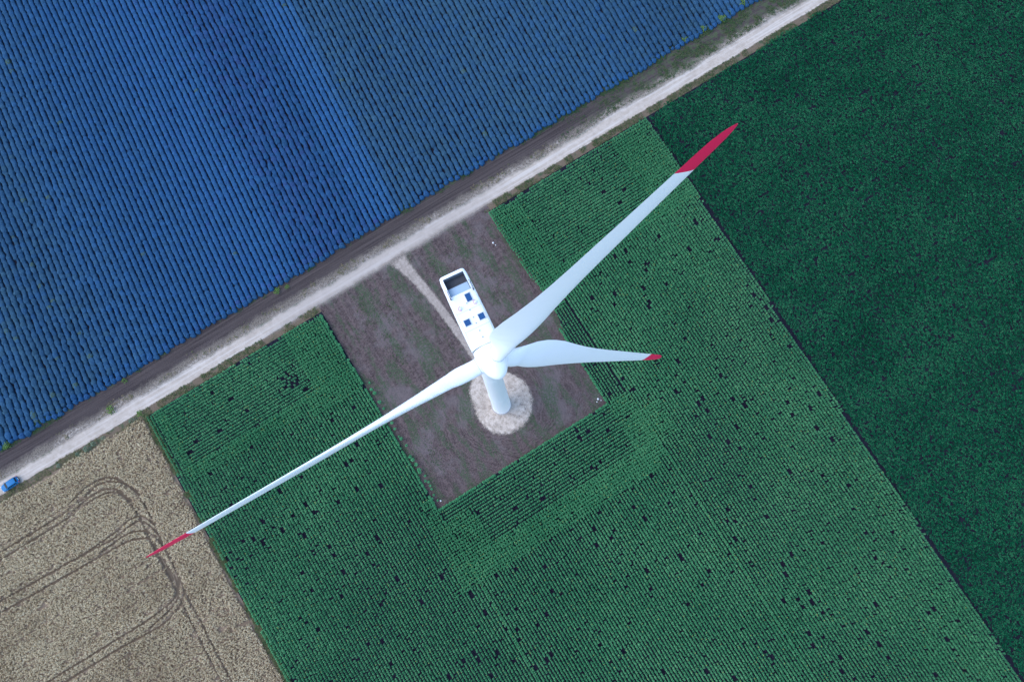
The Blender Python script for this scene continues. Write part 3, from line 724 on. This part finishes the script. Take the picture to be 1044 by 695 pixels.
RR = [1.35, 1.6, 2.4, 3.2, 4.2, 5.4, 6.8, 8.4, 10, 12, 15, 18, 21, 25, 29, 33, 37, 40.1, 42.5, 44, 45, 45.5, 45.78]
CH = [1.95, 1.95, 1.95, 2.05, 2.45, 3.15, 3.85, 4.28, 4.35, 4.18, 3.72, 3.30, 3.0, 2.72, 2.46, 2.18, 1.90, 1.68, 1.50, 1.32, .95, .58, .16]
CH = [c*(1+.17*min(max((q-5)/7, 0), 1)) for c, q in zip(CH, RR)]
TK = [1, 1, 1, .93, .73, .53, .40, .32, .275, .24, .205, .19, .170, .148, .132, .122, .115, .11, .11, .11, .12, .15, .2]
TK = [t/(1+(.14+.16*min(max((q-14)/10, 0), 1))*min(max((q-5)/7, 0), 1)) for t, q in zip(TK, RR)]
TW = [21, 21, 21, 21, 21, 20, 18.5, 15.8, 13.5, 11.0, 8.4, 6.4, 4.8, 3.3, 2.6, 1.7, 1.0, .5, .3, .2, 0, 0, 0]
def airfoil(c, t, rnd, n=36):
    """points (chordwise from leading edge +, thickness); rnd blends to a circle"""
    out = []
    for j in range(n):
        a = 2*PI*j/n; x = (1-math.cos(a))/2                       # 0 = leading edge
        yt = 5*t*(.2969*math.sqrt(x)-.126*x-.3516*x*x+.2843*x**3-.1036*x**4)
        y = yt*(1 if a < PI else -1)*(1.18 if a < PI else .82)
        cx_, cy_ = (.5-x), math.sin(a)*.5
        fx, fy = (.30-x)*c, y*c
        out.append((fx*(1-rnd)+cx_*c*rnd, fy*(1-rnd)+cy_*c*rnd))
    return out
def sec(d, L, r, c, t, tw, rnd):
    b = math.radians(tw); cv = L*math.cos(b)+ax*math.sin(b); nv = L*math.sin(b)-ax*math.cos(b)   # nv: suction side, downwind
    return [tuple(d*r+cv*u+nv*w) for u, w in airfoil(c, t, rnd)]
for kb in range(3):
    th = TH0+kb*2*PI/3
    d0 = sv*math.cos(th)+uv_*math.sin(th); L = sv*math.sin(th)-uv_*math.cos(th)
    d = (d0*math.cos(CONE)+ax*math.sin(CONE)).normalized()
    def rings_of(r0, r1):
        rs = sorted({r0, r1} | {r for r in np.concatenate([RR, np.arange(2, 45, .8)]) if r0 < r < r1})
        return [sec(d, L, r, np.interp(r, RR, CH), np.interp(r, RR, TK), np.interp(r, RR, TW), float(np.clip((5.6-r)/3.0, 0, 1))**1.2) for r in rs]
    bl = link('blade', mesh_from(*loft(rings_of(1.35, 40.12)), True, 50), M_WHITE, turb, hub_c)
    link('blade_tip', mesh_from(*loft(rings_of(40.125, 45.78)), True, 50), M_RED, bl)
    bm = bmesh.new(); add_tube(bm, d*.7, d*1.75, 1.10, 1.02, 48); link('blade_collar', bm_mesh(bm, True), M_WHITE, hub).matrix_local = rot.inverted()
    bm = bmesh.new(); add_tube(bm, d*1.751, d*1.80, 1.005, 1.0, 48); link('root_seal', bm_mesh(bm, True), M_SEAM, bl)

# ------------------------------------------------------------------ blue car (front towards local +x)
M_CAR = plain('car_blue', (.004, .145, .33), .45, 0, .25); M_GLASS = plain('car_glass', (.010, .014, .022), .3, 0, .15)
M_TYRE = plain('tyre', (.02, .02, .02), .85); M_RIM = plain('rim', (.55, .56, .58), .35, .7)
M_LAMP = plain('headlamp', (.75, .78, .80), .15); M_TAIL = plain('tail_lamp', (.45, .01, .03), .3); M_TRIM = plain('black_trim', (.025, .025, .028), .6); M_PLATE = plain('plate_white', (.75, .75, .74), .5)
car = empty('parked_car', (-104.75, 43.95, .012), math.radians(183))
tag(car, 'small bright blue hatchback on the pale dirt road beside the wheat', 'car')
def cring(x, w, zb, zt, sh):
    return [(x, -w*.92, zb), (x, -w, zb+.14), (x, -w, zt-.22), (x, -w*sh, zt-.05), (x, -w*sh*.82, zt), (x, w*sh*.82, zt), (x, w*sh, zt-.05), (x, w, zt-.22), (x, w, zb+.14), (x, w*.92, zb)]
st = [(-2.12, .66, .36, .80, .90), (-2.06, .80, .28, .90, .92), (-1.7, .87, .24, .96, .93), (-.6, .89, .22, .96, .94), (.6, .89, .22, .95, .94), (1.0, .88, .22, .93, .92), (1.6, .85, .24, .82, .90), (1.98, .76, .28, .70, .88), (2.12, .58, .36, .60, .86)]
body = link('body', mesh_from(*loft([cring(*q) for q in st]), True, 35), M_CAR, car)
def gring(x, wb, wt, zt): return [(x, -wb, .90), (x, -wt-.05, zt-.10), (x, -wt+.06, zt), (x, wt-.06, zt), (x, wt+.05, zt-.10), (x, wb, .90)]
rf = loft([gring(-1.95, .74, .60, 1.02), gring(-1.62, .79, .62, 1.40), gring(-1.3, .80, .64, 1.47), gring(-.3, .81, .65, 1.50), gring(.25, .81, .64, 1.46), gring(1.05, .78, .66, 1.00)])
link('cabin', mesh_from(*rf, True, 30), M_CAR, car)
def panel(name, pts, m, par=car, th=.012):
    a, b, c = (Vector(p) for p in pts[:3]); nrm = (b-a).cross(c-a).normalized()
    v = [tuple(Vector(p)+nrm*th) for p in pts]+[tuple(Vector(p)-nrm*.02) for p in pts]; n = len(pts)
    f = [tuple(range(n)), tuple(range(2*n-1, n-1, -1))]+[(i, n+i, n+(i+1) % n, (i+1) % n) for i in range(n)]
    return link(name, mesh_from(v, f), m, par)
panel('windshield', [(.99, -.64, 1.04), (.99, .64, 1.04), (.32, .58, 1.425), (.32, -.58, 1.425)], M_GLASS)
panel('rear_window', [(-1.90, .60, 1.09), (-1.90, -.60, 1.09), (-1.66, -.54, 1.375), (-1.66, .54, 1.375)], M_GLASS)
for sg in (1, -1):
    for x0, x1, xt0, xt1 in ((.08, .86, .06, .30), (-.85, .0, -.82, -.02), (-1.62, -.95, -1.42, -.92)):
        q = [(x0, sg*.812, .98), (x1, sg*.80, .98), (xt1, sg*.712, 1.34), (xt0, sg*.715, 1.36)]
        panel('side_window', q[::-1] if sg > 0 else q, M_GLASS)
    bm = bmesh.new(); add_box(bm, (.82, sg*.96, 1.0), (.14, .20, .13), .03); link('mirror', bm_mesh(bm, True), M_CAR, car)
    bm = bmesh.new(); add_box(bm, (1.97, sg*.58, .63), (.22, .28, .12), .03); link('headlight', bm_mesh(bm, True), M_LAMP, car)
    bm = bmesh.new(); add_box(bm, (-2.05, sg*.68, .84), (.14, .20, .24), .03); link('tail_light', bm_mesh(bm, True), M_TAIL, car)
    for x in (-1.28, 1.32):
        bm = bmesh.new(); add_tube(bm, (x, sg*.66, .31), (x, sg*.885, .31), .31, None, 24); ty = link('wheel', bm_mesh(bm, True, 40), M_TYRE, car)
        bm = bmesh.new(); add_tube(bm, (x, sg*.80, .31), (x, sg*.90, .31), .19, .17, 20); link('rim', bm_mesh(bm, True, 40), M_RIM, ty)
bm = bmesh.new(); add_box(bm, (-2.10, 0, .48), (.16, 1.36, .22), .05); link('rear_bumper', bm_mesh(bm, True), M_TRIM, car)
bm = bmesh.new(); add_box(bm, (2.08, 0, .42), (.16, 1.2, .20), .05); link('front_bumper', bm_mesh(bm, True), M_TRIM, car)
bm = bmesh.new(); add_box(bm, (-2.135, 0, .74), (.04, .46, .11), .006); link('number_plate', bm_mesh(bm), M_PLATE, car)

# ------------------------------------------------------------------ light
SUN_EL, SUN_AZ = math.radians(48), math.atan2(.45, -.9)          # direction the light comes from
sd = bpy.data.lights.new('sun', 'SUN'); sd.energy = .5; sd.angle = math.radians(60); sd.color = (1, .96, .9)
so = bpy.data.objects.new('sun', sd); col.objects.link(so)
dirv = Vector((math.cos(SUN_EL)*math.cos(SUN_AZ), math.cos(SUN_EL)*math.sin(SUN_AZ), math.sin(SUN_EL)))
so.rotation_euler = dirv.to_track_quat('Z', 'Y').to_euler(); so.location = (0, 0, 300)
w = bpy.data.worlds.new('World'); scene.world = w; w.use_nodes = True
nt = w.node_tree; sky = nt.nodes.new('ShaderNodeTexSky'); sky.sky_type = 'NISHITA'; sky.sun_disc = False
sky.sun_elevation = SUN_EL; sky.sun_rotation = math.atan2(dirv.x, dirv.y); sky.altitude = 100; sky.dust_density = .6; sky.ozone_density = 2.5
bg = nt.nodes['Background']; nt.links.new(sky.outputs[0], bg.inputs[0]); bg.inputs[1].default_value = .15

# ------------------------------------------------------------------ camera
cd = bpy.data.cameras.new('camera'); cam = bpy.data.objects.new('camera', cd); col.objects.link(cam)
cd.sensor_width = 36; cd.lens = 36*802.65/1044; cd.clip_end = 6000; cd.clip_start = .5
cam.matrix_world = Matrix(((.849015, .522506, -.078497, -4.51), (-.528082, .834236, -.158681, -17.84), (-.017427, .176176, .984204, 181.266), (0, 0, 0, 1)))
scene.camera = cam
scene.render.resolution_x = 1024; scene.render.resolution_y = 681
scene.view_settings.view_transform = 'Standard'; scene.view_settings.look = 'None'; scene.view_settings.gamma = 1
scene.view_settings.exposure = 1.55
